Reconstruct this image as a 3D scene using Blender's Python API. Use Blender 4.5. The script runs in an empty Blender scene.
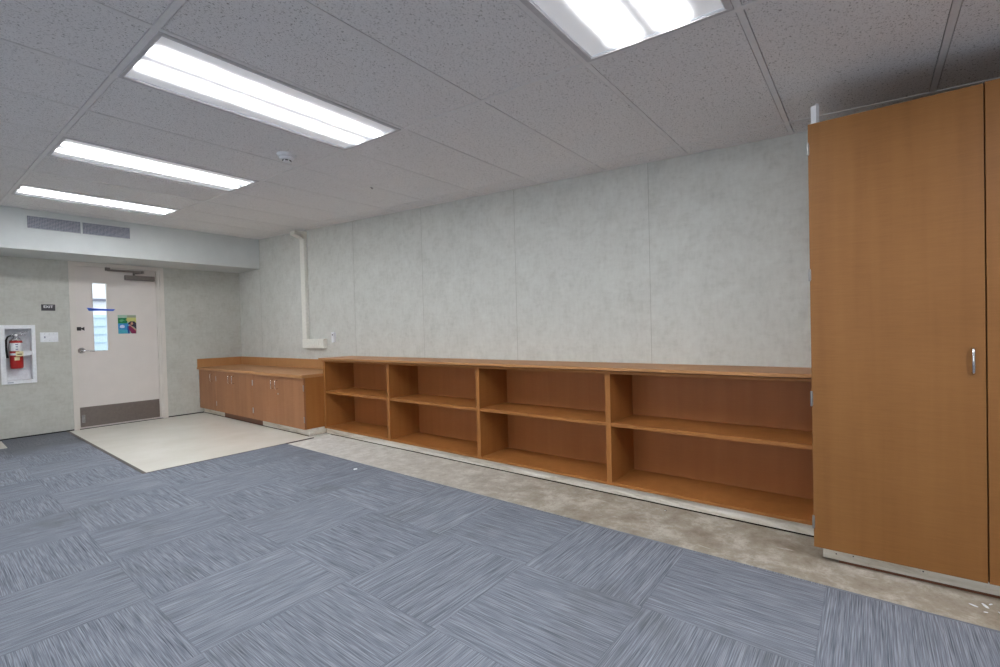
import bpy, bmesh, math, random
from mathutils import Vector, Matrix
random.seed(7)
S = bpy.context.scene
COL = S.collection

# ------------------------------------------------------------------ helpers
ORG = {}          # object -> world origin its mesh is relative to

def tag(o, label, cat, group=None, kind=None):
    o['label'] = label
    o['category'] = cat
    if group: o['group'] = group
    if kind: o['kind'] = kind
    return o

def thing(name, loc, label, cat, group=None, kind=None):
    o = bpy.data.objects.new(name, None)
    o.empty_display_size = 0.1
    COL.objects.link(o)
    o.location = loc
    ORG[o.name] = Vector(loc)
    return tag(o, label, cat, group, kind)

class MB:
    """Collects shapes in world coordinates and links them as one mesh object."""
    def __init__(self): self.bm = bmesh.new()
    def box(self, x0, x1, y0, y1, z0, z1, bev=0.0, mi=0, seg=2):
        x0, x1 = min(x0, x1), max(x0, x1); y0, y1 = min(y0, y1), max(y0, y1); z0, z1 = min(z0, z1), max(z0, z1)
        t = bmesh.new()
        v = [t.verts.new(p) for p in ((x0,y0,z0),(x1,y0,z0),(x1,y1,z0),(x0,y1,z0),(x0,y0,z1),(x1,y0,z1),(x1,y1,z1),(x0,y1,z1))]
        for f in ((0,3,2,1),(4,5,6,7),(0,1,5,4),(1,2,6,5),(2,3,7,6),(3,0,4,7)): t.faces.new([v[i] for i in f])
        if bev: bmesh.ops.bevel(t, geom=t.edges[:], offset=bev, segments=seg, affect='EDGES', profile=0.6)
        return self._join(t, mi)
    def _join(self, t, mi=0, mat=None):
        if mat is not None: bmesh.ops.transform(t, matrix=mat, verts=t.verts)
        m = {}
        for v in t.verts: m[v] = self.bm.verts.new(v.co)
        for f in t.faces:
            try:
                g = self.bm.faces.new([m[v] for v in f.verts]); g.material_index = mi; g.smooth = f.smooth
            except ValueError: pass
        t.free()
        return self
    def face(self, pts, mi=0):
        f = self.bm.faces.new([self.bm.verts.new(p) for p in pts]); f.material_index = mi
        return self
    def slope_box(self, x0, x1, y0, y1, zf, d0, d1, mi=0):
        """a slab whose bottom and top follow the sloping ceiling zf(y)"""
        t = bmesh.new()
        P = [(x0,y0,zf(y0)+d0),(x1,y0,zf(y0)+d0),(x1,y1,zf(y1)+d0),(x0,y1,zf(y1)+d0),(x0,y0,zf(y0)+d1),(x1,y0,zf(y0)+d1),(x1,y1,zf(y1)+d1),(x0,y1,zf(y1)+d1)]
        v = [t.verts.new(p) for p in P]
        for f in ((0,3,2,1),(4,5,6,7),(0,1,5,4),(1,2,6,5),(2,3,7,6),(3,0,4,7)): t.faces.new([v[i] for i in f])
        return self._join(t, mi)
    def prism(self, poly, axis, a, b, mi=0, bev=0):
        """poly: 2-D outline in the two other axes (in x,y,z order); extruded from a to b along axis"""
        t = bmesh.new()
        def p(q, c):
            if axis == 'x': return (c, q[0], q[1])
            if axis == 'y': return (q[0], c, q[1])
            return (q[0], q[1], c)
        A = [t.verts.new(p(q, a)) for q in poly]; B = [t.verts.new(p(q, b)) for q in poly]
        n = len(poly)
        t.faces.new(A); t.faces.new(B[::-1])
        for i in range(n): t.faces.new((A[i], B[i], B[(i+1)%n], A[(i+1)%n]))
        bmesh.ops.recalc_face_normals(t, faces=t.faces)
        if bev: bmesh.ops.bevel(t, geom=t.edges[:], offset=bev, segments=2, affect='EDGES', profile=0.6)
        return self._join(t, mi)
    def lathe(self, prof, origin, axis=(0,0,1), seg=28, mi=0):
        """prof: (radius, height) pairs, revolved about axis through origin"""
        t = bmesh.new(); rings = []
        for r, h in prof:
            if r < 1e-6: rings.append([t.verts.new((0,0,h))])
            else: rings.append([t.verts.new((r*math.cos(2*math.pi*k/seg), r*math.sin(2*math.pi*k/seg), h)) for k in range(seg)])
        for a, b in zip(rings, rings[1:]):
            for k in range(seg):
                q = [a[k%len(a)], a[(k+1)%len(a)], b[(k+1)%len(b)], b[k%len(b)]]
                u = []
                for w in q:
                    if w not in u: u.append(w)
                if len(u) > 2:
                    f = t.faces.new(u); f.smooth = True
        for R, rev in ((rings[0], True), (rings[-1], False)):
            if len(R) > 2: t.faces.new(R[::-1] if rev else R)
        bmesh.ops.recalc_face_normals(t, faces=t.faces)
        M = Matrix.Translation(origin) @ Vector((0,0,1)).rotation_difference(Vector(axis)).to_matrix().to_4x4()
        return self._join(t, mi, M)
    def tube(self, pts, r, seg=12, mi=0):
        pts = [Vector(p) for p in pts]; n = len(pts); t = bmesh.new(); rings = []
        rr = r if isinstance(r, (list, tuple)) else [r]*n
        up = None
        for i, p in enumerate(pts):
            d = (pts[min(i+1,n-1)] - pts[max(i-1,0)]).normalized()
            if up is None: up = Vector((0,0,1)) if abs(d.z) < .9 else Vector((1,0,0))
            s = d.cross(up).normalized(); up = s.cross(d).normalized()
            rings.append([t.verts.new(p + rr[i]*(math.cos(2*math.pi*k/seg)*s + math.sin(2*math.pi*k/seg)*up)) for k in range(seg)])
        for a, b in zip(rings, rings[1:]):
            for k in range(seg):
                f = t.faces.new((a[k], a[(k+1)%seg], b[(k+1)%seg], b[k])); f.smooth = True
        t.faces.new(rings[0][::-1]); t.faces.new(rings[-1])
        bmesh.ops.recalc_face_normals(t, faces=t.faces)
        return self._join(t, mi)
    def build(self, name, mat, parent=None):
        me = bpy.data.meshes.new(name)
        org = ORG[parent.name] if parent else Vector((0,0,0))
        bmesh.ops.translate(self.bm, vec=-org, verts=self.bm.verts)
        self.bm.to_mesh(me); self.bm.free()
        for m in (mat if isinstance(mat, (list, tuple)) else [mat]): me.materials.append(m)
        o = bpy.data.objects.new(name, me); COL.objects.link(o)
        if parent: o.parent = parent
        ORG[o.name] = org
        return o

def alone(name, loc, mb, mat, label, cat, group=None, kind=None):
    """a top-level thing that is one mesh, its origin at loc"""
    me = bpy.data.meshes.new(name)
    bmesh.ops.translate(mb.bm, vec=-Vector(loc), verts=mb.bm.verts)
    mb.bm.to_mesh(me); mb.bm.free()
    for m in (mat if isinstance(mat, (list, tuple)) else [mat]): me.materials.append(m)
    o = bpy.data.objects.new(name, me); COL.objects.link(o); o.location = loc
    ORG[o.name] = Vector(loc)
    return tag(o, label, cat, group, kind)

# ------------------------------------------------------------------ materials
def lin(c):
    return tuple(((v/255)/12.92 if v/255 <= .04045 else ((v/255+.055)/1.055)**2.4) for v in c) + (1,)

class NT:
    def __init__(self, name):
        self.m = bpy.data.materials.new(name); self.m.use_nodes = True
        self.t = self.m.node_tree; self.n = self.t.nodes
        self.b = self.n['Principled BSDF']
    def add(self, typ, **kw):
        n = self.n.new(typ)
        for k, v in kw.items(): setattr(n, k, v)
        return n
    def link(self, a, b): self.t.links.new(a, b)
    def val(self, sock, v):
        if hasattr(v, 'is_linked') or isinstance(v, bpy.types.NodeSocket): self.link(v, sock)
        else: sock.default_value = v
    def math(self, op, a, b=0.0, c=None, clamp=False):
        n = self.add('ShaderNodeMath', operation=op, use_clamp=clamp)
        self.val(n.inputs[0], a); self.val(n.inputs[1], b)
        if c is not None: self.val(n.inputs[2], c)
        return n.outputs[0]
    def coord(self, kind='Object'):
        return self.add('ShaderNodeTexCoord').outputs[kind]
    def mapping(self, vec, scale=(1,1,1), loc=(0,0,0), rot=(0,0,0)):
        n = self.add('ShaderNodeMapping'); self.link(vec, n.inputs['Vector'])
        n.inputs['Scale'].default_value = scale; n.inputs['Location'].default_value = loc; n.inputs['Rotation'].default_value = rot
        return n.outputs[0]
    def noise(self, vec, scale=5, detail=3, rough=.55, dist=0):
        n = self.add('ShaderNodeTexNoise'); self.link(vec, n.inputs['Vector'])
        n.inputs['Scale'].default_value = scale; n.inputs['Detail'].default_value = detail
        n.inputs['Roughness'].default_value = rough; n.inputs['Distortion'].default_value = dist
        return n.outputs['Fac']
    def ramp(self, fac, stops):
        n = self.add('ShaderNodeValToRGB'); self.link(fac, n.inputs[0])
        e = n.color_ramp.elements
        while len(e) < len(stops): e.new(.5)
        for i, (p, c) in enumerate(stops): e[i].position = p; e[i].color = c
        return n.outputs[0]
    def mix(self, fac, a, b, mode='MIX'):
        n = self.add('ShaderNodeMix', data_type='RGBA', blend_type=mode)
        self.val(n.inputs[0], fac); self.val(n.inputs[6], a); self.val(n.inputs[7], b)
        return n.outputs[2]
    def bump(self, h, strength=.2, dist=.002):
        n = self.add('ShaderNodeBump'); self.link(h, n.inputs['Height'])
        n.inputs['Strength'].default_value = strength; n.inputs['Distance'].default_value = dist
        self.link(n.outputs[0], self.b.inputs['Normal'])
    def color(self, v): self.val(self.b.inputs['Base Color'], v)
    def set(self, rough=.5, spec=.5, metal=0):
        self.b.inputs['Roughness'].default_value = rough; self.b.inputs['Specular IOR Level'].default_value = spec
        self.b.inputs['Metallic'].default_value = metal

def plain(name, rgb, rough=.5, spec=.5, metal=0, vary=.04, scale=40):
    t = NT(name); t.set(rough, spec, metal)
    c = lin(rgb); k = t.noise(t.coord(), scale, 3)
    lo = tuple(max(0, v*(1-vary*2)) for v in c[:3]) + (1,); hi = tuple(min(1, v*(1+vary)) for v in c[:3]) + (1,)
    t.color(t.ramp(k, [(.3, lo), (.7, hi)]))
    return t.m

def wood(name, dark, light, rough=.42, spec=.22, seed=0.0):
    t = NT(name); t.set(rough, spec)
    o = t.coord()
    fine = t.noise(t.mapping(o, (11, 11, 190), (seed, seed*2, seed*3)), 1, 4, .6)
    band = t.noise(t.mapping(o, (16, 16, .8), (seed*2, seed, 1.3)), 1, 3, .5, .4)
    cloud = t.noise(t.mapping(o, (3, 3, 3), (seed, 4, 2)), 1, 3, .5)
    f = t.math('ADD', t.math('MULTIPLY', fine, .30), t.math('ADD', t.math('MULTIPLY', band, .40), t.math('MULTIPLY', cloud, .30)))
    t.color(t.ramp(f, [(.28, lin(dark)), (.78, lin(light))]))
    t.bump(fine, .04, .001)
    return t.m

def make_carpet():
    t = NT('carpet_tile_pile'); t.set(.95, .1)
    o = t.coord()
    sx = t.add('ShaderNodeSeparateXYZ'); t.link(o, sx.inputs[0])
    X, Y = sx.outputs[0], sx.outputs[1]
    T = .586
    u = t.math('DIVIDE', t.math('ADD', X, .886), T); v = t.math('DIVIDE', t.math('ADD', Y, 1.44), T)
    fu, fv = t.math('FLOOR', u), t.math('FLOOR', v)
    par = t.math('FLOORED_MODULO', t.math('ADD', fu, fv), 2.0)     # 1: strands along x, 0: along y
    cv = t.add('ShaderNodeCombineXYZ'); t.link(fu, cv.inputs[0]); t.link(fv, cv.inputs[1])
    wn = t.add('ShaderNodeTexWhiteNoise', noise_dimensions='2D'); t.link(cv.outputs[0], wn.inputs[0])
    rnd = wn.outputs['Value']
    # along / across coordinates of the strands in this tile
    def pick(a, b):
        n = t.add('ShaderNodeMix', data_type='FLOAT'); t.link(par, n.inputs[0]); t.val(n.inputs[2], a); t.val(n.inputs[3], b)
        return n.outputs[0]
    along, across = pick(Y, X), pick(X, Y)
    def strands(fa, fc, det, off):
        c = t.add('ShaderNodeCombineXYZ')
        t.link(t.math('MULTIPLY', along, fa), c.inputs[0]); t.link(t.math('MULTIPLY', across, fc), c.inputs[1])
        t.link(t.math('MULTIPLY_ADD', rnd, 37.0, off), c.inputs[2])
        return t.noise(c.outputs[0], 1, det, .6)
    s1 = strands(3.6, 240, 2, 0); s2 = strands(2.0, 110, 2, 9); s3 = strands(9, 400, 1, 20)
    k = t.math('ADD', t.math('MULTIPLY', s1, .46), t.math('ADD', t.math('MULTIPLY', s2, .12), t.math('MULTIPLY', s3, .42)))
    k = t.math('ADD', k, t.math('MULTIPLY', t.math('SUBTRACT', rnd, .5), .035))
    tuft = t.noise(o, 420, 1, .5)
    k = t.math('ADD', k, t.math('MULTIPLY', t.math('SUBTRACT', tuft, .5), .10))
    col = t.ramp(k, [(.31, lin(CARPET[0])), (.5, lin(CARPET[1])), (.69, lin(CARPET[2]))])
    # worn, greyish dirt patches
    d = t.noise(o, 1.7, 5, .62, .5)
    dirt = t.ramp(d, [(.55, (0,0,0,1)), (.72, (1,1,1,1))])
    # soiled traffic lane by the end wall
    tr = t.add('ShaderNodeMapRange', interpolation_type='SMOOTHSTEP'); t.link(t.math('ADD', Y, t.math('MULTIPLY', t.math('SUBTRACT', d, .5), 2.4)), tr.inputs[0])
    tr.inputs[1].default_value = 3.9; tr.inputs[2].default_value = 5.3
    dirt = t.math('MAXIMUM', t.math('MULTIPLY', dirt, .38), t.math('MULTIPLY', tr.outputs[0], .6))
    col = t.mix(dirt, col, lin((96, 97, 98)))
    # narrow joint between tiles
    def edge(q):
        fr = t.math('FRACT', q)
        return t.math('LESS_THAN', t.math('MINIMUM', fr, t.math('SUBTRACT', 1.0, fr)), .0035)
    e = t.math('MAXIMUM', edge(u), edge(v))
    col = t.mix(t.math('MULTIPLY', e, .18), col, lin((70, 75, 84)))
    t.color(col)
    t.bump(t.math('ADD', k, t.math('MULTIPLY', tuft, .2)), .5, .004)
    return t.m

def make_concrete():
    t = NT('bare_concrete'); t.set(.62, .35)
    o = t.coord()
    n1 = t.noise(o, 4.5, 9, .72, .15); n2 = t.noise(t.mapping(o, (1, 1, 1), (7, 3, 1)), 13, 8, .75, .1); n3 = t.noise(o, 60, 4, .7)
    c = t.ramp(n1, [(.36, lin((142, 130, 113))), (.5, lin((170, 161, 147))), (.62, lin((200, 195, 184)))])
    c = t.mix(t.ramp(n2, [(.5, (0,0,0,1)), (.66, (1,1,1,1))]), c, lin((160, 150, 133)))
    # far end of the strip whitened: room light and glare painted into the colour
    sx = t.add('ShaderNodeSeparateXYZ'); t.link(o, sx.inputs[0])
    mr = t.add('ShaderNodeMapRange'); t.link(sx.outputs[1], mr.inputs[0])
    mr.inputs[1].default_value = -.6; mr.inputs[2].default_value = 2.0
    far_glare = t.math('MULTIPLY', mr.outputs[0], t.ramp(n2, [(.3, (1,1,1,1)), (.72, (.35,.35,.35,1))]))
    c = t.mix(t.math('MULTIPLY', far_glare, .9), c, lin((236, 235, 231)))
    c = t.mix(t.math('MULTIPLY', t.ramp(n3, [(.56, (0,0,0,1)), (.72, (1,1,1,1))]), .45), c, lin((112, 104, 92)))
    # whitish scratches
    w = t.noise(t.mapping(o, (14, 3, 1), rot=(0, 0, .6)), 1.6, 3, .5, 1.2)
    c = t.mix(t.math('MULTIPLY', t.ramp(w, [(.68, (0,0,0,1)), (.73, (1,1,1,1))]), .6), c, lin((214, 210, 200)))
    t.color(c); t.bump(n3, .12, .002)
    return t.m

def make_vinyl():
    t = NT('cream_sheet_vinyl'); t.set(.24, .5)
    o = t.coord()
    n = t.noise(o, 2.4, 5, .6, .3); f = t.noise(o, 130, 2, .6)
    c = t.ramp(n, [(.3, lin((230, 227, 216))), (.7, lin((240, 238, 229)))])
    c = t.mix(t.math('MULTIPLY', f, .12), c, lin((176, 172, 160)))
    t.color(c)
    return t.m

def make_wallcover(name, base, dark, horiz='y'):
    t = NT(name); t.set(.75, .25)
    o = t.coord()
    h = (1, 1, 1)
    ver = t.noise(t.mapping(o, (36, 36, 13)), 1, 5, .65)
    hor = t.noise(t.mapping(o, (13, 13, 36), (3, 1, 2)), 1, 5, .65)
    cloud = t.noise(o, 5.5, 6, .65, .3)
    weave = t.noise(o, 260, 2, .6)
    k = t.math('ADD', t.math('MULTIPLY', ver, .30), t.math('ADD', t.math('MULTIPLY', hor, .28), t.math('MULTIPLY', cloud, .42)))
    k = t.math('ADD', k, t.math('MULTIPLY', t.math('SUBTRACT', weave, .5), .12))
    t.color(t.ramp(k, [(.36, lin(dark)), (.5, lin(tuple((a*2+b)//3 for a, b in zip(base, dark)))), (.62, lin(base))]))
    t.bump(t.math('ADD', weave, k), .10, .001)
    return t.m

def make_tile():
    t = NT('fissured_ceiling_tile'); t.set(.95, .1)
    o = t.coord()
    n = t.noise(t.mapping(o, (1, 1.25, 1)), 120, 3, .6, .8)
    p = t.noise(o, 190, 2, .6)
    c = t.ramp(n, [(.34, lin((160, 158, 156))), (.42, lin(TILE)), (1, lin(TILE))])
    c = t.mix(t.math('MULTIPLY', t.ramp(p, [(.32, (1,1,1,1)), (.40, (0,0,0,1))]), .45), c, lin((160, 158, 156)))
    sx = t.add('ShaderNodeSeparateXYZ'); t.link(o, sx.inputs[0])
    t.color(c); t.bump(n, .25, .003)
    return t.m

def make_kick():
    t = NT('scuffed_white_kick_board'); t.set(.7, .25)
    o = t.coord()
    n = t.noise(t.mapping(o, (6, 2.2, 16)), 1, 6, .68, .4); f = t.noise(o, 55, 3, .6)
    c = t.ramp(n, [(.34, lin((176, 166, 148))), (.5, lin((212, 206, 194))), (.66, lin((228, 225, 217)))])
    c = t.mix(t.math('MULTIPLY', t.ramp(f, [(.6, (0,0,0,1)), (.75, (1,1,1,1))]), .3), c, lin((140, 128, 110)))
    t.color(c)
    return t.m

def make_diffuser():
    """acrylic lens lit by two fluorescent tubes behind it"""
    t = NT('lit_prismatic_lens'); t.set(.35, .5)
    t.color(lin((235, 235, 240)))
    sx = t.add('ShaderNodeSeparateXYZ'); t.link(t.coord(), sx.inputs[0])
    X, Y = sx.outputs[0], sx.outputs[1]
    n = t.noise(t.mapping(t.coord(), (7, 14, 1)), 1, 2, .5)
    ww = t.math('MULTIPLY', t.math('SUBTRACT', n, .5), .025)
    Yw = t.math('ADD', Y, ww)
    def band(c, w):
        d = t.math('DIVIDE', t.math('SUBTRACT', Yw, c), w)
        return t.math('EXPONENT', t.math('MULTIPLY', t.math('MULTIPLY', d, d), -1.0))
    two = t.math('ADD', band(-.090, .0375), band(.096, .0375))
    mr = t.add('ShaderNodeMapRange', interpolation_type='SMOOTHSTEP')
    t.link(t.math('ABSOLUTE', X), mr.inputs[0])
    mr.inputs[1].default_value = .590; mr.inputs[2].default_value = .53; mr.inputs[3].default_value = 0.0; mr.inputs[4].default_value = 1.0
    pr = t.noise(t.coord(), 240, 2, .6)
    s = t.math('MULTIPLY', t.math('MULTIPLY', two, mr.outputs[0]), LENS_HOT)
    glow = t.math('MULTIPLY_ADD', pr, LENS_EDGE*.5, LENS_EDGE*.75)
    s = t.math('ADD', s, glow)
    t.b.inputs['Emission Color'].default_value = (.95, .975, 1.0, 1)
    t.link(s, t.b.inputs['Emission Strength'])
    return t.m

# tuning values
CARPET = ((80, 84, 94), (127, 132, 143), (166, 172, 184))
TILE = (238, 237, 237)
LENS_HOT, LENS_EDGE = 39.0, .20
EXPOSURE = 0.39

M = {}
M['wood'] = wood('oak_laminate', (148, 94, 48), (178, 120, 66))
M['wood_tall'] = wood('oak_laminate_tall', (126, 83, 43), (152, 106, 60), seed=2.3)
M['wood_back'] = wood('oak_laminate_back', (158, 100, 56), (180, 118, 70), seed=4.1)
M['wood_low'] = wood('oak_laminate_door', (140, 94, 62), (172, 122, 86), seed=6.7)
M['wood_edge'] = wood('oak_edge_band', (170, 122, 78), (188, 138, 92), seed=1.1)
M['wood_dark'] = plain('brown_laminate_kick', (104, 62, 40), .5, .4)
M['gap'] = plain('dark_cabinet_inside', (38, 24, 16), .9, .1)
M['carpet'] = make_carpet()
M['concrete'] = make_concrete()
M['vinyl'] = make_vinyl()
M['wall'] = make_wallcover('linen_vinyl_wallcovering', (208, 209, 203), (187, 187, 180))
M['wallb'] = make_wallcover('linen_vinyl_wallcovering_grey', (197, 197, 191), (178, 177, 169))
M['seam'] = plain('panel_seam', (172, 171, 163), .8, .2)
M['white'] = plain('white_wall_paint', (206, 210, 210), .6, .3, vary=.02, scale=6)
M['offwhite'] = plain('almond_plastic', (228, 227, 218), .45, .4)
M['plate'] = plain('white_plastic', (232, 234, 238), .4, .4)
M['tile'] = make_tile()
M['tee'] = plain('white_ceiling_tee', (233, 232, 232), .5, .3, vary=.02)
M['plenum'] = plain('dark_plenum', (46, 46, 48), .9, .1)
M['fixture'] = plain('white_enamel_frame', (206, 204, 206), .4, .4)
M['lens'] = make_diffuser()
M['door'] = plain('beige_painted_door', (216, 209, 204), .5, .35, vary=.015, scale=5)
M['frame'] = plain('beige_painted_steel', (214, 208, 201), .45, .4, vary=.015, scale=5)
M['steel'] = plain('brushed_steel', (168, 166, 166), .45, .5, 1.0)
M['bronze'] = plain('dull_aluminium', (134, 126, 122), .42, .5, .85)
M['chrome'] = plain('satin_chrome', (214, 214, 216), .25, .5, 1.0)
M['dark'] = plain('dark_plastic', (44, 42, 44), .5, .4)
M['black'] = plain('black_rubber', (24, 24, 25), .6, .3)
M['signgrey'] = plain('charcoal_sign', (66, 64, 68), .5, .4)
M['signwhite'] = plain('white_lettering', (235, 235, 238), .5, .3)
M['kick'] = make_kick()
M['red'] = plain('extinguisher_red', (176, 30, 26), .3, .5)
M['blue'] = plain('painters_tape_blue', (74, 116, 214), .6, .3)
_t = M['blue'].node_tree; _tr = _t.nodes.new('ShaderNodeBsdfTranslucent'); _tr.inputs[0].default_value = lin((90, 130, 230)); _mx = _t.nodes.new('ShaderNodeMixShader'); _mx.inputs[0].default_value = .4
_t.links.new(_t.nodes['Principled BSDF'].outputs[0], _mx.inputs[1]); _t.links.new(_tr.outputs[0], _mx.inputs[2]); _t.links.new(_mx.outputs[0], _t.nodes['Material Output'].inputs[0])
M['vent'] = plain('grey_louvre', (176, 178, 190), .5, .4)
M['ventback'] = plain('dark_duct', (78, 80, 92), .8, .2)
M['strip'] = plain('dark_edge_strip', (92, 86, 82), .6, .3)
M['paper'] = plain('white_card', (236, 238, 242), .7, .2)
M['cream'] = plain('cream_label', (232, 222, 176), .6, .3)
M['print'] = plain('grey_print', (140, 146, 166), .7, .2)
g = NT('clear_glass'); g.color((.95, .97, .98, 1)); g.set(.02, .5); g.b.inputs['Transmission Weight'].default_value = 1.0; g.b.inputs['IOR'].default_value = 1.05
M['glass'] = g.m

# ------------------------------------------------------------------ the room
SL = .0467
zc = lambda y: 2.3503 + SL*y                      # the ceiling rises gently towards the door
XL, YN, YS, YD = -9.0, -5.0, 5.067, 5.782
CEX = -.871                                       # carpet edge beside the bare strip
VX, VY = -2.056, 2.683                            # corner of the entry vinyl

def struct(name, mb, mat, label, cat, loc=(0,0,0)):
    return alone(name, loc, mb, mat, label, cat, kind='structure')

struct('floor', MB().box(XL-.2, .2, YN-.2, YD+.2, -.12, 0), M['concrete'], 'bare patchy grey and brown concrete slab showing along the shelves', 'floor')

mb = MB()
def cells(mb, xs, ys, skip, z0, z1):
    for a, b in zip(xs, xs[1:]):
        for c, d in zip(ys, ys[1:]):
            if not skip((a+b)/2, (c+d)/2): mb.box(a, b, c, d, z0, z1)
cells(mb, [XL, -2.635, VX-.028, CEX], [YN, VY-.016, 5.15, 5.74, YD],
      lambda x, y: (x > VX-.028 and y > VY-.016) or (x < -2.635 and 5.15 < y < 5.74), 0, .007)
struct('floor_carpet', mb, M['carpet'], 'blue-grey carpet tiles laid quarter turned over the room floor', 'carpet')
mb = MB().box(VX, -.02, VY, YD, 0, .006)
struct('floor_vinyl', mb, M['vinyl'], 'glossy cream vinyl floor in front of the entry door', 'vinyl floor')
struct('floor_patch', MB().box(-3.1, -2.637, 5.152, 5.738, 0, .006), M['vinyl'], 'small beige patch of bare vinyl in the carpet below the extinguisher', 'vinyl floor')
struct('trim_1', MB().box(VX-.028, VX, VY-.016, YD-.002, 0, .0085, .002), M['strip'], 'dark strip along the left edge of the cream vinyl', 'edge strip')
struct('trim_2', MB().box(VX, -.56, VY-.014, VY, 0, .0085, .002), M['strip'], 'thin dark strip along the near edge of the cream vinyl', 'edge strip')

# long wall with panel seams
mb = MB()
mb.prism([(YN, 0), (YD+.15, 0), (YD+.15, zc(YD)+.3), (YN, zc(YN)+.3)], 'x', 0, .12)
wr = struct('wall_right', mb, M['wall'], 'long light grey linen-textured panel wall above the open shelves', 'wall')
for y in (-3.35, -2.146, -.945, .257, 1.459, 2.66, 5.06):
    top = zc(y) if y < YS else 2.14
    MB().box(-.0016, .002, y-.0016, y+.0016, 0.0, top-.001).build('panel_seam', M['seam'], wr)
# end wall with the door opening and the extinguisher recess
DX0, DX1, DZ = -2.008, -1.014, 2.142
EX0, EX1, EZ0, EZ1 = -2.578, -2.352, .688, 1.302
mb = MB()
xs = [XL, EX0, EX1, DX0, DX1, 0]; zs = [0, EZ0, EZ1, DZ, 2.4]
for a, b in zip(xs, xs[1:]):
    for c, d in zip(zs, zs[1:]):
        mx, mz = (a+b)/2, (c+d)/2
        if DX0 < mx < DX1 and mz < DZ: continue
        if EX0 < mx < EX1 and EZ0 < mz < EZ1: continue
        mb.box(a, b, YD, YD+.16, c, d)
wb = struct('wall_back', mb, M['wallb'], 'grey linen-textured end wall around the beige door', 'wall')
for z0, x0, x1 in ((0.0, XL, DX0), (0.0, DX1, -.56)):
    MB().box(x0, x1, YD-.003, YD+.001, .007, .020).build('base_shadow_line', M['black'], wb)  # black strip stands in for the shadow line where wall meets floor
struct('wall_left', MB().prism([(YN, 0), (YD, 0), (YD, zc(YD)+.3), (YN, zc(YN)+.3)], 'x', XL-.12, XL), M['wall'], 'light wall opposite the shelves', 'wall')
struct('wall_front', MB().box(XL, 0, YN-.12, YN, 0, zc(YN)+.3), M['wall'], 'light wall at the near end of the room', 'wall')
struct('trim_3', MB().box(XL, -.0005, YS, YD, 2.146, 2.75, .003), M['white'], 'white soffit box above the entry door', 'soffit')

# suspended ceiling
mb = MB()
cols = [-.197 - 1.2192*i for i in range(7)]
rows = [.6096*j for j in range(-8, 9)]
FIX = {(1, -3), (1, 0), (1, 3), (1, 6)}           # (column, row) of the lights: column 1 lies between cols[1] and cols[2]
cx = [0.0] + cols + [XL]; cy = [YN] + rows + [YS]
LIGHTS = {(2, r) for r in (-3, 0, 3, 6)}
for i in range(len(cx)-1):
    for j in range(len(cy)-1):
        r = j - 9
        if (i, r) in LIGHTS: continue
        a, b, c, d = cx[i+1], cx[i], cy[j], cy[j+1]
        a += .0150 if i < len(cx)-2 else .002; b -= .0150 if i > 0 else .024
        c += .0150 if j > 0 else .002; d -= .0150 if j < len(cy)-2 else .02
        mb.slope_box(a, b, c, d, zc, .0022, .018)
ce = struct('ceiling', mb, M['tile'], 'suspended ceiling of grey-white fissured acoustic tiles', 'ceiling')
mb = MB().slope_box(XL, 0, YN, YS, zc, .17, .19)
mb.build('plenum_deck', M['plenum'], ce)
mb = MB()
for x in cols: mb.slope_box(x-.012, x+.012, YN, YS, zc, 0, .012)
for k, y in enumerate(rows):
    for a, b in zip(cx, cx[1:]):
        mb.slope_box(b+(.012 if b > XL else 0), a-(.012 if a < 0 else 0), y-.012, y+.012, zc, .0005, .012)
mb.slope_box(-.022, 0, YN, YS, zc, .0012, .012)
mb.slope_box(XL, -.022, YS-.018, YS, zc, .0012, .012)
mb.build('tee_grid', M['tee'], ce)

# ------------------------------------------------------------------ ceiling lights
ANG = math.atan(SL)
def ceiling_light(r, label):
    x = (cols[1]+cols[2])/2; y = (r+.5)*.6096
    root = thing('ceiling_light', (x, y, zc(y)), label, 'ceiling light', 'recessed fluorescent ceiling lights')
    ORG[root.name] = Vector((0, 0, 0))            # parts below are built in the light's own frame
    W, H = 1.2192/2-.0125, .6096/2-.0125
    f = MB()
    for s in (-1, 1):
        f.box(s*(W-.016), s*W, -H, H, -.004, .03, .002); f.box(-W+.016, W-.016, s*(H-.025), s*H, -.004, .03, .002)
    f.build('light_frame', M['fixture'], root)
    e = MB()
    for s in (-1, 1):
        e.box(s*(W-.020), s*(W-.016), -H+.025, H-.025, .001, .02); e.box(-W+.020, W-.020, s*(H-.029), s*(H-.025), .001, .02)
    e.build('lens_edge', M['plate'], root)
    MB().box(-W+.020, W-.020, -H+.029, H-.029, .006, .010).build('diffuser_lens', M['lens'], root)
    MB().box(-W+.002, W-.002, -H+.002, H-.002, .032, .12).build('housing', M['fixture'], root)
    for q in (-.36, .36): MB().box(q-.012, q+.012, -H+.001, -H+.008, -.006, .0, .001).build('latch', M['fixture'], root)
    root.rotation_euler = (ANG, 0, 0)
    return root
ceiling_light(-3, 'lit ceiling light cut off by the top of the photo, nearest the tall cabinet')
ceiling_light(0, 'largest fully visible lit rectangular ceiling light, beside the smoke detector')
ceiling_light(3, 'lit ceiling light second from the white soffit')
ceiling_light(6, 'lit ceiling light next to the soffit, right above the air vent')

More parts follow.
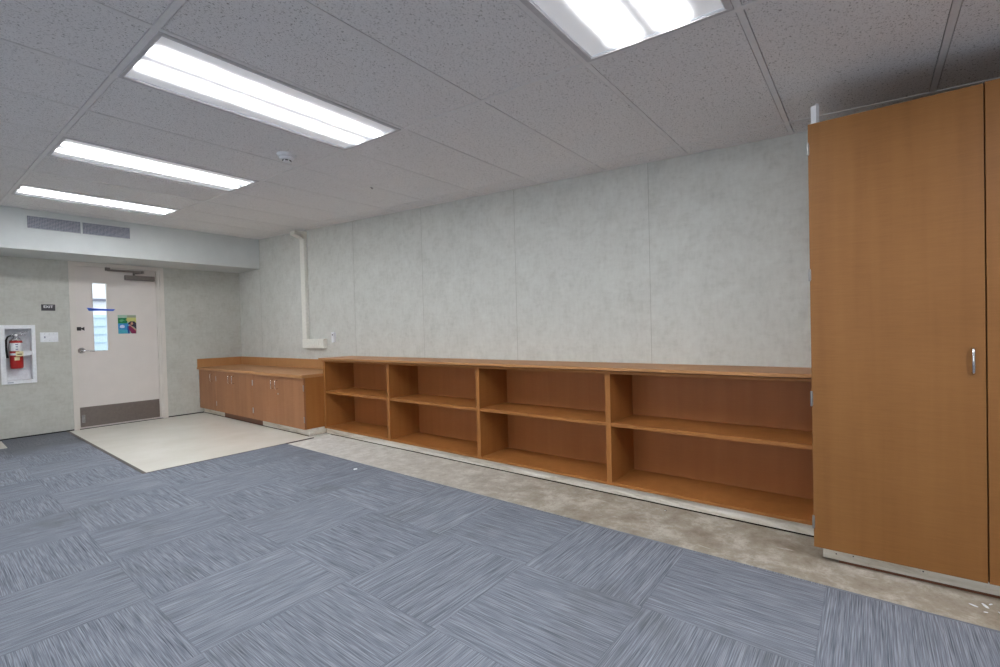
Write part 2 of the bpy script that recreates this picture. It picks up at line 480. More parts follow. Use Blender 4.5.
# smoke detector
sx_, sy_ = -1.615, 1.01
root = thing('smoke_detector', (sx_, sy_, zc(sy_)+.004), 'round white smoke detector on the ceiling between two lights', 'smoke detector')
ORG[root.name] = Vector((0, 0, 0))
MB().lathe([(.0, .0), (.062, .0), (.064, -.006), (.060, -.014), (.052, -.018), (0, -.018)], (0,0,0)).build('mounting_base', M['plate'], root)
MB().lathe([(.046, -.017), (.050, -.024), (.048, -.034), (.036, -.040), (.0, -.040)], (0,0,0)).build('body', M['plate'], root)
b_ = MB().lathe([(.026, -.039), (.026, -.052), (.022, -.055), (.0, -.055)], (0,0,0)).build('sensor_cap', M['plate'], root)
w_ = MB()
for a in range(0, 360, 60):
    c, s = math.cos(math.radians(a)), math.sin(math.radians(a))
    t = bmesh.new(); bmesh.ops.create_cube(t, size=1)
    w_._join(t, 0, Matrix.Translation((c*.0262, s*.0262, -.046)) @ Matrix.Rotation(math.radians(a), 4, 'Z') @ Matrix.Diagonal((.003, .020, .008, 1)))
w_.build('sensor_slot', M['black'], b_)
root.rotation_euler = (ANG, 0, 0)

# small dark hook on the tee
hy = 1.233
mb = MB().box(-.770, -.746, hy-.005, hy+.005, zc(hy)-.003, zc(hy)-.0005, .001)
mb.tube([(-.758, hy, zc(hy)-.003), (-.758, hy, zc(hy)-.008), (-.753, hy, zc(hy)-.011), (-.748, hy, zc(hy)-.008)], .002, 8)
alone('ceiling_hook', (-.758, hy, zc(hy)), mb, M['dark'], 'tiny dark hook on the ceiling grid between smoke detector and long wall', 'hook')

# ------------------------------------------------------------------ tall storage cabinet
TX, TY0, TYG, TY1 = -.652, -1.965, -2.5535, -3.143
TZ0, TZ1 = .075, 2.069
root = thing('tall_storage_cabinet', (TX, TY0, 0), 'tall oak-laminate two-door storage cabinet at the right end of the shelves', 'cabinet')
mb = MB()
mb.box(-.632, -.042, TY0-.041, TY0-.022, TZ0, TZ1-.001, .001); mb.box(-.632, -.042, TY1, TY1+.019, TZ0, TZ1-.001, .001)
mb.box(-.632, -.042, TY1+.019, TY0-.041, TZ1-.022, TZ1-.001, .001); mb.box(-.632, -.042, TY1+.019, TY0-.041, TZ0, TZ0+.02, .001)
mb.box(-.05, -.042, TY1+.019, TY0-.041, TZ0+.02, TZ1-.022)
mb.build('carcass', M['wood_tall'], root)
mb = MB().box(-.6315, -.625, TY1+.019, TY0-.041, TZ0+.02, TZ1-.022); mb.build('interior', M['gap'], root)
def pull(parent, x, y, z0, z1, mat, r=.0045, out=.032):
    m = MB().tube([(x, y, z0), (x-out*.8, y, z0), (x-out, y, z0+.006), (x-out, y, z1-.006), (x-out*.8, y, z1), (x, y, z1)], r, 10)
    o = m.build('pull_handle', mat, parent); o['label'] = 'satin chrome wire pull'; return o
def hinge(parent, x, y, z0, z1, side=1):
    """knuckle hinge on the edge of a door; side +1: the knuckle stands out towards +y"""
    m = MB().lathe([(.0, 0), (.0042, 0), (.0050, .003), (.0050, z1-z0-.003), (.0042, z1-z0), (0, z1-z0)], (x-.001, y+side*.0008, z0), seg=14)
    m.box(x-.0008, x+.001, y-side*.002, y-side*.005, z0+.006, z1-.006, .0003)
    m.box(x+.011, x+.019, y-side*.0005, y+side*.0012, z0+.006, z1-.006, .0002)
    o = m.build('hinge', M['steel'], parent); o['label'] = 'steel knuckle hinge'; return o
d1 = MB().box(TX, -.6325, TYG+.0022, TY0, TZ0, TZ1, .0015).build('door', M['wood_tall'], root)
d2 = MB().box(TX, -.6325, TY1, TYG-.0022, TZ0, TZ1+.004, .0015).build('door', M['wood_tall'], root)
for z0, z1 in ((1.924, 1.984), (1.335, 1.393), (.745, .816), (.163, .225)): hinge(d1, TX, TY0, z0, z1)
pull(d1, TX, -2.513, .921, 1.019, M['chrome'], .005, .020)
mb = MB().box(-.597, -.578, TY1+.03, -1.998, .012, TZ0, .001)
k_ = mb.build('toe_kick', M['kick'], root); k_['label'] = 'scuffed bare white kick board'
for y in (-2.05, -2.115, -2.36): MB().lathe([(0, 0), (.003, 0), (.003, .001), (0, .001)], (-.5968, y, .045 if y < -2.1 else .04), (-1, 0, 0), 10).build('nail_head', M['dark'], k_)
MB().box(-.594, -.56, TY1+.03, -2.06, 0, .012).build('shim', M['wood_dark'], root)
mb = MB().box(-.57, -.03, TY1+.05, -2.03, 0, TZ0); mb.build('plinth', M['gap'], root)
root.rotation_euler = (0, 0, math.radians(1.4))

# folded white card on top of it
mb = MB()
a = Vector((-.612, -1.990, TZ1-.0005))
mb.prism([(-.632, -1.998), (-.612, -2.008), (-.600, -1.975), (-.6012, -1.9745), (-.6128, -2.0065), (-.6322, -1.9968)], 'z', TZ1, TZ1+.098)
o = alone('folded_card', (-.612, -1.990, TZ1), mb, M['paper'], 'small white folded card standing on the left corner of the tall cabinet', 'card')

# ------------------------------------------------------------------ open shelf unit
BX, BY1, BY0, BZ0, BZT = -.382, 2.750, -1.968, .072, .873
root = thing('shelf_unit', (-.2, .4, 0), 'long low open oak-laminate shelf unit with four bays along the wall', 'shelf')
mb = MB().box(-.428, -.003, BY0, BY1+.012, BZT-.019, BZT, .0015)
mb.build('top_panel', M['wood_edge'], root)
MB().box(BX-.014, BX+.012, BY0, BY1, BZT-.044, BZT-.026, .001).build('top_rail', M['wood'], root)
MB().box(BX+.012, -.004, BY0, BY1, BZT-.031, BZT-.0225).build('top_subpanel', M['wood_back'], root)
divs = [2.731, 1.581, .397, -.779]
def upright(name, y, w=.038):
    mb = MB().box(BX, -.006, y-w/2, y+w/2, BZ0, BZT-.0445, .0012)
    return mb.build(name, M['wood'], root)
upright('side_panel', divs[0]); 
for y in divs[1:]: upright('divider', y)
MB().box(BX, -.006, BY0, BY0+.019, BZ0, BZT-.0445, .0012).build('side_panel', M['wood'], root)
edges = divs + [BY0+.0095]
for k in range(4):
    hi = edges[k]-.0192; lo = edges[k+1] + (.0192 if k < 3 else .0097)
    MB().box(BX+.004, -.014, lo, hi, .4715, .4965, .0015).build('shelf_board', M['wood'], root)
    MB().box(BX+.002, -.014, lo, hi, BZ0, .092, .001).build('bottom_board', M['wood'], root)
    MB().box(-.013, -.007, lo, hi, BZ0, BZT-.0455).build('back_panel', M['wood_back'], root)
k_ = MB().box(-.362, -.343, BY0, BY1-.002, .0115, BZ0-.001, .001).build('toe_kick', M['kick'], root); k_['label'] = 'scuffed bare white kick board'
MB().box(-.352, -.02, BY0, BY1-.003, 0, .013).build('plinth', M['gap'], root)

# ------------------------------------------------------------------ low cabinets
LX, LZ0, LZ1 = -.613, .0905, .664
def low_cabinet(y0, y1, splits, label, hinges, pulls, kick, lock=None):
    """y0 < y1; splits: y of the gap between two doors"""
    root = thing('base_cabinet', (-.3, (y0+y1)/2, 0), label, 'cabinet', 'low cabinets under the counter')
    mb = MB()
    mb.box(-.592, -.006, y0, y0+.018, LZ0, LZ1-.001, .001); mb.box(-.592, -.006, y1-.018, y1, LZ0, LZ1-.001, .001)
    mb.box(-.592, -.006, y0+.018, y1-.018, LZ0, LZ0+.018); mb.box(-.592, -.006, y0+.018, y1-.018, LZ1-.02, LZ1-.001)
    mb.box(-.014, -.006, y0+.018, y1-.018, LZ0+.018, LZ1-.02)
    mb.build('carcass', M['wood'], root)
    MB().box(-.5915, -.585, y0+.018, y1-.018, LZ0+.018, LZ1-.02).build('interior', M['gap'], root)
    ys = [y0] + splits + [y1]
    for a, b in zip(ys, ys[1:]):
        d = MB().box(LX, -.5925, a+.0015, b-.0015, LZ0, LZ1-.006, .0015).build('door', M['wood_low'], root)
        for hy, side in hinges:
            if a-.01 < hy < b+.01 and ((side > 0) == (abs(hy-b) < .02)):
                hinge(d, LX, hy-side*.006, .165, .235, side); hinge(d, LX, hy-side*.006, .515, .585, side)
        for py in pulls:
            if a < py < b: pull(d, LX, py, .512, .612, M['chrome'], .0042, .03)
        if lock and a < lock < b:
            MB().lathe([(0, 0), (.010, 0), (.0105, .004), (.008, .007), (0, .007)], (LX, lock, .455), (-1, 0, 0), 18).build('lock', M['chrome'], d)
    for a, b, m in kick:
        o = MB().box(-.559, -.541, a, b, .014, LZ0-.002, .001).build('toe_kick', M[m], root)
        o['label'] = 'bare scuffed white kick board' if m == 'kick' else 'brown laminate kick board'
    MB().box(-.555, -.02, kick[0][0]+.002, kick[-1][1]-.002, .0062, .016).build('plinth', M['gap'], root)
    return root, 0
low_cabinet(5.156, 5.776, [], 'single-door low cabinet against the end wall by the door', [(5.776, 1)], [5.275], [(5.157, 5.776, 'kick')])
low_cabinet(4.006, 5.154, [4.610], 'middle low cabinet with two doors, mostly over brown kick board', [(5.154, 1), (4.006, -1)], [4.668, 4.552], [(4.007, 5.027, 'wood_dark'), (5.028, 5.153, 'kick')])
C3, _ = low_cabinet(2.756, 4.004, [3.398], 'low two-door cabinet with a lock, next to the open shelves', [(4.004, 1), (2.756, -1)], [3.458, 3.352], [(2.776, 3.876, 'kick'), (3.877, 4.003, 'wood_dark')], 3.337)
MB().box(-.559, -.02, 2.757, 2.775, .012, LZ0-.002, .001).build('kick_return', M['kick'], C3)

root = thing('countertop', (-.3, 4.2, .68), 'brown laminate countertop with backsplash on the low cabinets', 'countertop')
poly = [(-.003, LZ1), (-.003, .6955), (-.628, .6955), (-.634, .694), (-.638, .689), (-.638, LZ1)]
MB().prism(poly, 'y', 2.752, 5.779).build('counter', M['wood_edge'], root)
MB().box(-.024, -.003, 2.752, 5.779, .6957, .818, .002).build('backsplash', M['wood_edge'], root)
o = MB().box(-.632, -.0245, 5.758, 5.779, .6957, .818, .002).build('backsplash', M['wood_edge'], root)
o['label'] = 'backsplash return along the end wall'

# ------------------------------------------------------------------ surface raceway with outlets
root = thing('wall_raceway', (0, 3.72, .96), 'almond surface raceway running down the wall to an outlet box', 'raceway')
RX, RY0, RY1 = -.05, 3.695, 3.797
MB().box(RX, -.0005, RY0, RY1, 1.085, 2.40, .006).build('channel', M['offwhite'], root)
prof = []
Ro = .10
ptsO = [(0-.0005, 2.40)] ; arc = []
zt = 2.50
out = [(-.0005, 2.395), (-.0005, zt)] + [(-.160, zt), (-.170, zt-.004), (-.170, zt-.052), (-.160, zt-.056)]
for a in range(0, 91, 15):
    out.append((RX-.035+.035*math.sin(math.radians(90-a)) , zt-.056-.035+.035*math.cos(math.radians(90-a))))
out += [(RX, 2.395)]
MB().prism(out, 'y', RY0-.004, RY1+.004, bev=.003).build('elbow', M['offwhite'], root)
bx = MB().box(RX-.004, -.0005, 3.285, RY1+.002, .962, 1.083, .006).build('outlet_box', M['offwhite'], root)
p_ = MB().box(RX-.008, RX-.003, 3.36, 3.60, .985, 1.055, .002).build('cover_plate', M['offwhite'], bx)
mb = MB()
for y in (3.43, 3.53):
    MB().box(RX-.0105, RX-.0078, y-.017, y+.017, .992, 1.048, .002).build('socket_face', M['offwhite'], bx)

# small sensor on the wall
root = thing('wall_sensor', (0, 3.112, 1.09), 'small upright white wall sensor right of the outlet box', 'sensor')
MB().box(-.028, -.0005, 3.082, 3.142, 1.035, 1.162, .006).build('case', M['plate'], root)
MB().lathe([(0, 0), (.011, 0), (.011, .002), (0, .002)], (-.0278, 3.115, 1.132), (-1, 0, 0), 18).build('button', M['signgrey'], root)

# ------------------------------------------------------------------ entry door
root = thing('door_1', ((DX0+DX1)/2, YD, 0), 'beige entry door with a narrow window, steel kick plate and closer', 'door', kind='structure')
FY = YD-.014
mb = MB()
mb.prism([(DX0, FY), (DX0+.050, FY), (DX0+.050, YD+.010), (DX0+.062, YD+.010), (DX0+.062, YD+.12), (DX0, YD+.12)], 'z', 0, DZ)
mb.prism([(DX1, FY), (DX1-.046, FY), (DX1-.050, FY+.010), (DX1-.068, FY+.012), (DX1-.068, YD+.014), (DX1-.084, YD+.014), (DX1-.084, YD+.12), (DX1, YD+.12)], 'z', 0, DZ)
mb.prism([(FY, DZ), (FY, DZ-.050), (YD+.010, DZ-.050), (YD+.010, DZ-.058), (YD+.12, DZ-.058), (YD+.12, DZ)], 'x', DX0+.0502, DX1-.0502)
mb.build('door_frame', M['frame'], root)
LX0, LX1, LZ_0, LZ_1 = DX0+.053, DX1-.088, .012, DZ-.053
WX0, WX1, WZ0, WZ1 = -1.787, -1.634, .996, 1.888
DY = YD+.016
mb = MB()
for a, b, c, d in ((LX0, WX0, LZ_0, LZ_1), (WX1, LX1, LZ_0, LZ_1), (WX0, WX1, LZ_0, WZ0), (WX0, WX1, WZ1, LZ_1)):
    mb.box(a, b, DY, DY+.044, c, d)
leaf = mb.build('door_leaf', M['door'], root)
mb = MB()
for a, b, c, d in ((WX0-.004, WX0+.006, WZ0, WZ1), (WX1-.006, WX1+.004, WZ0, WZ1), (WX0-.004, WX1+.004, WZ0-.004, WZ0+.006), (WX0-.004, WX1+.004, WZ1-.006, WZ1+.004)):
    mb.box(a, b, DY-.003, DY+.046, c, d)
mb.build('window_bead', M['frame'], leaf)
MB().box(WX0, WX1, DY+.018, DY+.022, WZ0, WZ1).build('window_pane', M['glass'], leaf)
mb = MB().box(LX0, LX1-.006, DY-.003, DY-.0002, .030, .284, .0008)
kp = mb.build('kick_plate', M['bronze'], root); kp['label'] = 'brushed steel kick plate'
mb = MB().box(-1.930, -1.898, DY-.010, DY-.003, .085, .185, .002)
mb.tube([(-1.914, DY-.012, .170), (-1.914, DY-.022, .15), (-1.914, DY-.024, .10)], .010, 10)
mb.build('door_holder', M['steel'], root)
mb = MB().lathe([(0, 0), (.036, 0), (.038, .006), (.034, .014), (.016, .018), (.016, .05), (0, .05)], (-1.908, DY, 1.010), (0, -1, 0), 24)
mb.tube([(-1.908, DY-.045, 1.010), (-1.895, DY-.052, 1.009), (-1.85, DY-.054, 1.004), (-1.790, DY-.052, .998)], [.012, .011, .009, .007], 10)
h = mb.build('lever_handle', M['chrome'], root); h['label'] = 'satin steel lever handle on a round rose'
mb = MB().box(-1.450, -1.124, DY-.062, DY-.001, 1.944, 2.006, .004)
cl = mb.build('door_closer', M['bronze'], root); cl['label'] = 'grey metal closer box and arm'
mb = MB().box(-1.640, -1.250, DY-.074, DY-.062, 2.042, 2.068, .003)
mb.lathe([(0, 0), (.018, 0), (.018, .03), (0, .03)], (-1.262, DY-.068, 2.040), (0, 0, 1), 16)
mb.lathe([(0, 0), (.014, 0), (.014, .042), (0, .042)], (-1.350, DY-.034, 2.005), (0, 0, 1), 16)
mb.tube([(-1.350, DY-.034, 2.036), (-1.30, DY-.05, 2.040), (-1.262, DY-.068, 2.043)], .008, 8)
mb.box(-1.655, -1.610, DY-.074, FY-.0002, 2.050, 2.090, .002)
mb.build('closer_arm', M['bronze'], cl)

MB().box(DX0+.05, DX1-.06, YD-.012, YD+.13, .0062, .0118).build('threshold', M['dark'], root)
# things stuck to the door
mb = MB().prism([(-1.846, 1.560), (-1.836, 1.546), (-1.824, 1.520), (-1.70, 1.523), (-1.578, 1.521), (-1.568, 1.534), (-1.556, 1.546), (-1.70, 1.549)], 'y', DY-.0042, DY-.0033)
alone('tape_strip', (-1.70, DY-.0038, 1.54), mb, M['blue'], 'strip of blue tape across the narrow door window', 'tape')

root = thing('door_poster', (-1.435, DY, 1.34), 'small square colourful poster taped on the beige door', 'poster')
px0, px1, pz0, pz1 = -1.534, -1.338, 1.217, 1.470
MB().box(px0, px1, DY-.0015, DY-.0003, pz0, pz1).build('sheet', plain('poster_pale_green', (160, 186, 168), .6, .3), root)
def pp(pts, mat, layer):
    U = lambda u, v: (px0+u*(px1-px0), pz0+v*(pz1-pz0))
    y = DY-.0015-.0003*layer
    m = MB().face([(U(u, v)[0], y, U(u, v)[1]) for u, v in pts])
    bmesh.ops.recalc_face_normals(m.bm, faces=m.bm.faces)
    return m, mat
cols_ = {'g': (22, 120, 74), 'b': (58, 138, 196), 'c': (74, 164, 190), 'w': (196, 210, 236), 'y': (196, 196, 120), 'd': (52, 46, 62), 'r': (128, 34, 74), 't': (188, 142, 118), 'gl': (92, 164, 116), 'n': (40, 70, 150), 'k': (150,158,138)}
PM = {k: plain('poster_ink_'+n, v, .6, .3) for (k, v), n in zip(cols_.items(), ('green', 'blue', 'cyan', 'white', 'yellow', 'dark', 'crimson', 'tan', 'light_green', 'navy', 'olive'))}
keys = list(cols_); mb = MB()
U = lambda u, v: (px0+u*(px1-px0), pz0+v*(pz1-pz0))
def patch(pts, key, layer):
    y = DY-.0015-.0003*layer
    mb.face([(U(u, v)[0], y, U(u, v)[1]) for u, v in pts], keys.index(key))
patch([(0,.55),(.5,.55),(.5,.84),(0,.84)], 'g', 1)
patch([(.08,.66),(.2,.62),(.3,.70),(.36,.66),(.36,.72),(.22,.77),(.1,.74)], 'gl', 2)
patch([(0,0),(.62,0),(.56,.55),(0,.55)], 'b', 1)
patch([(0,0),(.55,0),(.5,.20),(0,.24)], 'c', 2)
patch([(.08,.34),(.18,.30),(.34,.31),(.36,.42),(.26,.48),(.12,.44)], 'w', 2)
patch([(.5,.86),(1,.86),(1,.98),(.5,.98)], 'k', 1)
patch([(.42,.72),(.55,.62),(1,.58),(1,.86),(.5,.86)], 'y', 1)
patch([(.52,.52),(.66,.66),(.9,.66),(1,.56),(1,.22),(.86,.36),(.7,.42)], 'd', 2)
patch([(.70,.60),(.80,.62),(.84,.52),(.76,.46),(.68,.50)], 't', 3)
patch([(.56,.40),(.68,.44),(.98,.16),(.98,0),(.74,0),(.60,.20)], 'r', 3)
patch([(.58,.48),(.64,.50),(1,.20),(1,.12)], 't', 4)
patch([(.50,0),(.62,0),(.62,.22),(.56,.40),(.50,.40)], 'n', 2)
mb.build('printed_picture', [PM[k] for k in keys], root)

# dark door marker above the lever
mb = MB().box(-1.948, -1.903, DY-.002, DY-.0003, 1.266, 1.312, .0005)
mb.prism([(-1.905, 1.284), (-1.905, 1.296), (-1.872, 1.314), (-1.872, 1.264)], 'y', DY-.002, DY-.0003)
alone('door_sticker', (-1.91, DY-.001, 1.289), mb, M['dark'], 'dark arrow-shaped sticker on the door edge above the lever', 'sticker')

# ------------------------------------------------------------------ end wall fittings
root = thing('exit_sign', (-2.2, YD, 1.552), 'small charcoal EXIT sign on the wall left of the door', 'sign')
MB().box(-2.261, -2.138, YD-.006, YD-.0003, 1.515, 1.592, .002).build('sign_plate', M['signgrey'], root)
cu = bpy.data.curves.new('exit_lettering', 'FONT'); cu.body = 'EXIT'; cu.size = .040; cu.align_x = 'CENTER'; cu.align_y = 'CENTER'; cu.extrude = .0006; cu.offset = .0008
cu.space_character = 1.05
tx = bpy.data.objects.new('lettering', cu); COL.objects.link(tx); cu.materials.append(M['signwhite'])
dg = bpy.context.evaluated_depsgraph_get(); dg.update()
lm = bpy.data.meshes.new_from_object(tx.evaluated_get(dg)); bpy.data.objects.remove(tx)
lm.transform(Matrix.Translation((0, -.0068, .010)) @ Matrix.Rotation(math.radians(90), 4, 'X'))
if not lm.materials: lm.materials.append(M['signwhite'])
tx = bpy.data.objects.new('lettering', lm); COL.objects.link(tx); tx.parent = root
MB().box(-2.225, -2.175, YD-.0072, YD-.0055, 1.526, 1.531).build('braille_row', M['signgrey'], root)

root = thing('light_switch', (-2.2, YD, 1.19), 'white switch plate between the extinguisher box and the door', 'switch')
MB().box(-2.281, -2.121, YD-.007, YD-.0003, 1.131, 1.250, .003).build('switch_plate', M['plate'], root)
MB().box(-2.246, -2.236, YD-.018, YD-.006, 1.180, 1.202, .002).build('toggle', M['print'], root)
for x in (-2.241, -2.20, -2.16):
    for z in (1.150, 1.231): MB().lathe([(0, 0), (.003, 0), (.0025, .001), (0, .001)], (x, YD-.0068, z), (0, -1, 0), 10).build('screw', M['steel'], root)

root = thing('extinguisher_cabinet', (-2.465, YD, .65), 'white recessed wall box holding the fire extinguisher', 'extinguisher cabinet')
mb = MB()
ox0, ox1, oz0, oz1 = -2.612, -2.322, .650, 1.340
for a, b, c, d in ((ox0, EX0+.004, oz0, oz1), (EX1-.004, ox1, oz0, oz1), (EX0+.004, EX1-.004, oz0, EZ0+.004), (EX0+.004, EX1-.004, EZ1-.004, oz1)):
    mb.box(a, b, YD-.026, YD-.0005, c, d, .002)
mb.build('cabinet_frame', M['plate'], root)
mb = MB()
q = .003
mb.box(EX0+.001, EX1-.001, YD+.130, YD+.134, EZ0+.001, EZ1-.001)
mb.box(EX0+.001, EX0+q, YD, YD+.130, EZ0+.001, EZ1-.001); mb.box(EX1-q, EX1-.001, YD, YD+.130, EZ0+.001, EZ1-.001)
mb.box(EX0+q, EX1-q, YD, YD+.130, EZ0+.001, EZ0+q); mb.box(EX0+q, EX1-q, YD, YD+.130, EZ1-q, EZ1-.001)
mb.build('inner_box', M['plate'], root)
MB().box(EX0+.012, EX0+.06, YD-.0275, YD-.0255, .664, .672).build('maker_mark', M['print'], root)

ex, ey = -2.478, YD+.062
root = thing('fire_extinguisher', (ex, ey, .826), 'red fire extinguisher with black hose inside the white wall box', 'fire extinguisher')
MB().lathe([(0, .826), (.048, .826), (.054, .836), (.056, .85), (.056, 1.13), (.052, 1.158), (.036, 1.182), (.020, 1.192), (.020, 1.205), (0, 1.205)], (ex, ey, .0), seg=32).build('cylinder', [M['red']], root)
# label wrapped around the upper half
mb = MB(); n = 14
for i in range(n):
    a0 = math.radians(-185 + 190*i/n); a1 = math.radians(-185 + 190*(i+1)/n)
    P = lambda a, z: (ex+.0568*math.cos(a), ey+.0568*math.sin(a), z)
    mb.face([P(a0, 1.035), P(a1, 1.035), P(a1, 1.131), P(a0, 1.131)])
lb = mb.build('label', M['paper'], root)
for z, w in ((1.112, .02), (1.085, .014), (1.056, .018)):
    mb = MB()
    for i in range(4):
        a0 = math.radians(-90 + (-w+2*w*i/4)*600); a1 = math.radians(-90 + (-w+2*w*(i+1)/4)*600)
        P = lambda a, zz: (ex+.0573*math.cos(a), ey+.0573*math.sin(a), zz)
        mb.face([P(a0, z-.006), P(a1, z-.006), P(a1, z+.006), P(a0, z+.006)])
    mb.build('label_print', M['print'], lb)
mb = MB()
for i in range(6):
    a0 = math.radians(-112 + 44*i/6); a1 = math.radians(-112 + 44*(i+1)/6)
    P = lambda a, z: (ex+.0572*math.cos(a), ey+.0572*math.sin(a), z)
    mb.face([P(a0, .925), P(a1, .925), P(a1, .962), P(a0, .962)])
mb.build('round_decal', M['cream'], root)
mb = MB().lathe([(.0535, 1.155), (.040, 1.183), (.026, 1.197), (.024, 1.225), (.016, 1.240), (0, 1.240)], (ex, ey, 0), seg=20)
mb.tube([(ex-.01, ey-.012, 1.220), (ex-.045, ey-.02, 1.218)], .010, 10)
mb.build('valve', M['chrome'], root)
mb = MB().tube([(ex-.01, ey, 1.238), (ex+.03, ey-.006, 1.252), (ex+.075, ey-.012, 1.262), (ex+.100, ey-.014, 1.262)], .008, 8)
mb.tube([(ex-.005, ey, 1.226), (ex+.035, ey-.006, 1.226), (ex+.085, ey-.012, 1.222)], .007, 8)
mb.build('squeeze_handle', M['chrome'], root)
MB().lathe([(0, 0), (.015, 0), (.015, .006), (0, .006)], (ex, ey-.024, 1.222), (0, -1, 0), 18).build('gauge', M['signwhite'], root)
MB().tube([(ex-.042, ey-.022, 1.218), (ex-.068, ey-.026, 1.205), (ex-.082, ey-.028, 1.165), (ex-.084, ey-.028, 1.08), (ex-.078, ey-.028, 1.0), (ex-.074, ey-.03, .955)], [.009, .009, .009, .009, .009, .011], 10).build('hose', M['black'], root)
mb = MB()
ring = [(ex+.0595*math.cos(math.radians(a)), ey+.0595*math.sin(math.radians(a))) for a in range(-160, 1, 16)]
for p, q_ in zip(ring, ring[1:]): mb.face([(p[0], p[1], .985), (q_[0], q_[1], .985), (q_[0], q_[1], 1.01), (p[0], p[1], 1.01)])
mb.box(ex+.02, EX1-.004, ey-.066, ey-.060, .982, 1.035, .001)
st = mb.build('strap', M['paper'], root)
MB().box(ex-.012, ex+.05, ey-.074, ey-.066, .972, 1.03, .003).build('buckle', M['cream'], st)
MB().box(ex+.0, ex+.04, ey-.0755, ey-.0735, .992, 1.002).build('buckle_slot', M['dark'], st)

# ------------------------------------------------------------------ soffit air vent
root = thing('air_vent', (-1.99, YS, 2.45), 'wide two-panel grey air vent in the white soffit', 'vent')
vx0, vxa, vxb, vx1, vz0, vz1 = -2.432, -1.999, -1.981, -1.545, 2.384, 2.518
mb = MB()
for a, b, c, d in ((vx0-.022, vx0, vz0-.022, vz1+.018), (vx1, vx1+.022, vz0-.022, vz1+.018), (vxa, vxb, vz0, vz1), (vx0, vx1, vz0-.022, vz0), (vx0, vx1, vz1, vz1+.018)):
    mb.box(a, b, YS-.010, YS-.0005, c, d, .0015)
mb.build('vent_frame', M['white'], root)
for a, b in ((vx0, vxa), (vxb, vx1)):
    mb = MB(); nz = 9
    for i in range(nz):
        z = vz0 + (i+.5)*(vz1-vz0)/nz
        mb.prism([(YS-.009, z-.0035), (YS-.009, z-.0015), (YS-.002, z+.0055), (YS-.002, z+.0035)], 'x', a+.001, b-.001)
    nx = 34
    for i in range(1, nx):
        x = a + i*(b-a)/nx
        mb.box(x-.0014, x+.0014, YS-.004, YS-.0012, vz0, vz1)
    gr = mb.build('grille', M['vent'], root)
    MB().box(a+.0005, b-.0005, YS-.0011, YS-.0004, vz0, vz1).build('duct_opening', M['ventback'], gr)

# ------------------------------------------------------------------ bits on the floor
mb = MB().prism([(-1.022, 1.222), (-.995, 1.218), (-.984, 1.236), (-1.000, 1.250), (-1.016, 1.244)], 'z', .0072, .0100)
alone('paper_scrap', (-1.003, 1.234, .0072), mb, M['paper'], 'tiny white paper scrap on the carpet near the bare strip', 'scrap')
mb = MB()
for (x, y, r, a) in ((-.679, -2.536, .016, .3), (-.70, -2.50, .012, 1.0), (-.66, -2.60, .015, 2.0), (-.715, -2.575, .011, .5), (-.74, -2.615, .014, 1.4), (-.69, -2.58, .007, .1), (-.655, -2.555, .008, 2.4), (-.64, -2.63, .010, .8), (-.735, -2.53, .006, 1.7)):
    c, s = math.cos(a), math.sin(a)
    pts = [(x+r*(u*c-v*s), y+r*(u*s+v*c)) for u, v in ((-1.2, -.22), (-.2, -.42), (.9, -.16), (1.1, .2), (.1, .36), (-.8, .28))]
    mb.prism(pts, 'z', .0003, .0022)
tag(mb.build('paint_flakes', M['paper']), 'scattered white paint flakes on the concrete under the tall cabinet', 'debris', kind='stuff')
mb = MB().lathe([(0, 0), (.009, 0), (.008, .004), (.003, .007), (0, .007)], (-.429, -1.175, .0002), seg=12)
alone('metal_washer', (-.429, -1.175, .0002), mb, M['chrome'], 'tiny shiny metal bit on the concrete before the shelves', 'washer')

# ------------------------------------------------------------------ outside the door
ext = thing('exterior_building', (-1, 12, 0), 'pale blue sided building seen through the door window', 'building', kind='structure')
MB().box(-8, 12, 12, 12.2, 0, 1.72).build('lower_siding', plain('pale_blue_siding', (196, 216, 228), .7, .2), ext)
mb = MB()
for i in range(9): mb.box(-8, 12, 11.975, 12.0, .12+i*.19, .135+i*.19)
mb.build('siding_laps', plain('siding_edge', (176, 200, 216), .7, .2), ext)
MB().box(-8, 12, 12, 12.2, 1.72, 2.04).build('upper_siding', plain('white_siding', (232, 236, 244), .7, .2), ext)
MB().box(-8, 12, 11.9, 12.2, 2.04, 2.09).build('gutter', plain('grey_gutter', (120, 124, 138), .7, .2), ext)
MB().box(-8, 12, 12.0, 12.2, 2.09, 2.75).build('fascia', plain('white_fascia', (236, 238, 242), .7, .2), ext)
struct('exterior_path', MB().box(-12, 14, YD+.2, 30, -.10, -.02), plain('outdoor_concrete', (190, 192, 190), .9, .1), 'pale concrete path outside the door', 'path')

# ------------------------------------------------------------------ light
w = bpy.data.worlds.new('daylight'); S.world = w; w.use_nodes = True
bg = w.node_tree.nodes['Background']; bg.inputs[0].default_value = (.90, .95, 1, 1); bg.inputs[1].default_value = 1.7

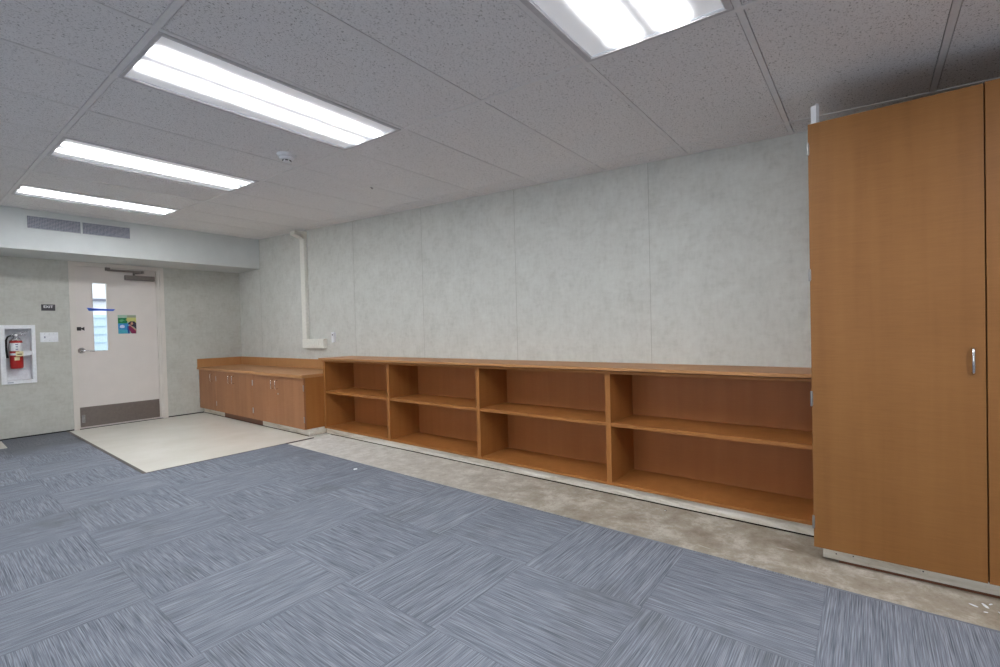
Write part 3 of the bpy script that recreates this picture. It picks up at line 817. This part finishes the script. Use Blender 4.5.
def lamp(name, loc, rot, sx, sy, power, col):
    d = bpy.data.lights.new(name, 'AREA'); d.shape = 'RECTANGLE'; d.size = sx; d.size_y = sy; d.energy = power; d.color = col
    o = bpy.data.objects.new(name, d); COL.objects.link(o); o.location = loc; o.rotation_euler = rot
    return o
# fluorescent fixtures assumed over the unseen rest of the room
for x in (-5.683,):
    for r in (-3, 0, 3, 6):
        y = (r+.5)*.6096
        lamp('unseen_ceiling_lamp', (x, y, zc(y)-.01), (ANG, 0, 0), 1.15, .54, 6, (.97, .98, 1.0))
y = -5.5*.6096
lamp('unseen_ceiling_lamp', ((cols[1]+cols[2])/2, y, zc(y)-.01), (ANG, 0, 0), 1.15, .54, 24, (.97, .98, 1.0))  # unseen lamp added to brighten the near right side of the room
# daylight through the windows of the left wall
for y in (-3.4, -.6, 2.2):
    lamp('window_daylight', (XL+.02, y, 1.45), (0, -math.pi/2, 0), 1.4, 2.2, 32, (.88, .94, 1.0))

# ------------------------------------------------------------------ camera
cam = bpy.data.cameras.new('camera'); co = bpy.data.objects.new('camera', cam); COL.objects.link(co)
F, PX, PY = 464.8208, 510.7873, 336.1514
cam.sensor_width = 36.0; cam.sensor_fit = 'HORIZONTAL'; cam.lens = F/1000*36
cam.shift_x = (500-PX)/1000; cam.shift_y = (PY-333.5)/1000
cam.clip_start = .05; cam.clip_end = 100
fw = Vector((0.7914867, 0.61099935, -0.01511968)); r = Vector((0.61056703, -0.79155607, -0.02543407)); u = Vector((0.02750827, -0.01089915, 0.99956216))
co.matrix_world = Matrix(((r.x, u.x, -fw.x, -3.25698611), (r.y, u.y, -fw.y, -2.18490947), (r.z, u.z, -fw.z, 1.14549767), (0, 0, 0, 1)))
S.camera = co

S.view_settings.view_transform = 'Standard'; S.view_settings.look = 'None'
S.view_settings.gamma = 1.0; S.view_settings.use_curve_mapping = False
S.view_settings.exposure = EXPOSURE
S.cycles.use_denoising = True
S.cycles.diffuse_bounces = 6; S.cycles.max_bounces = 12
S.cycles.sample_clamp_indirect = 8.0
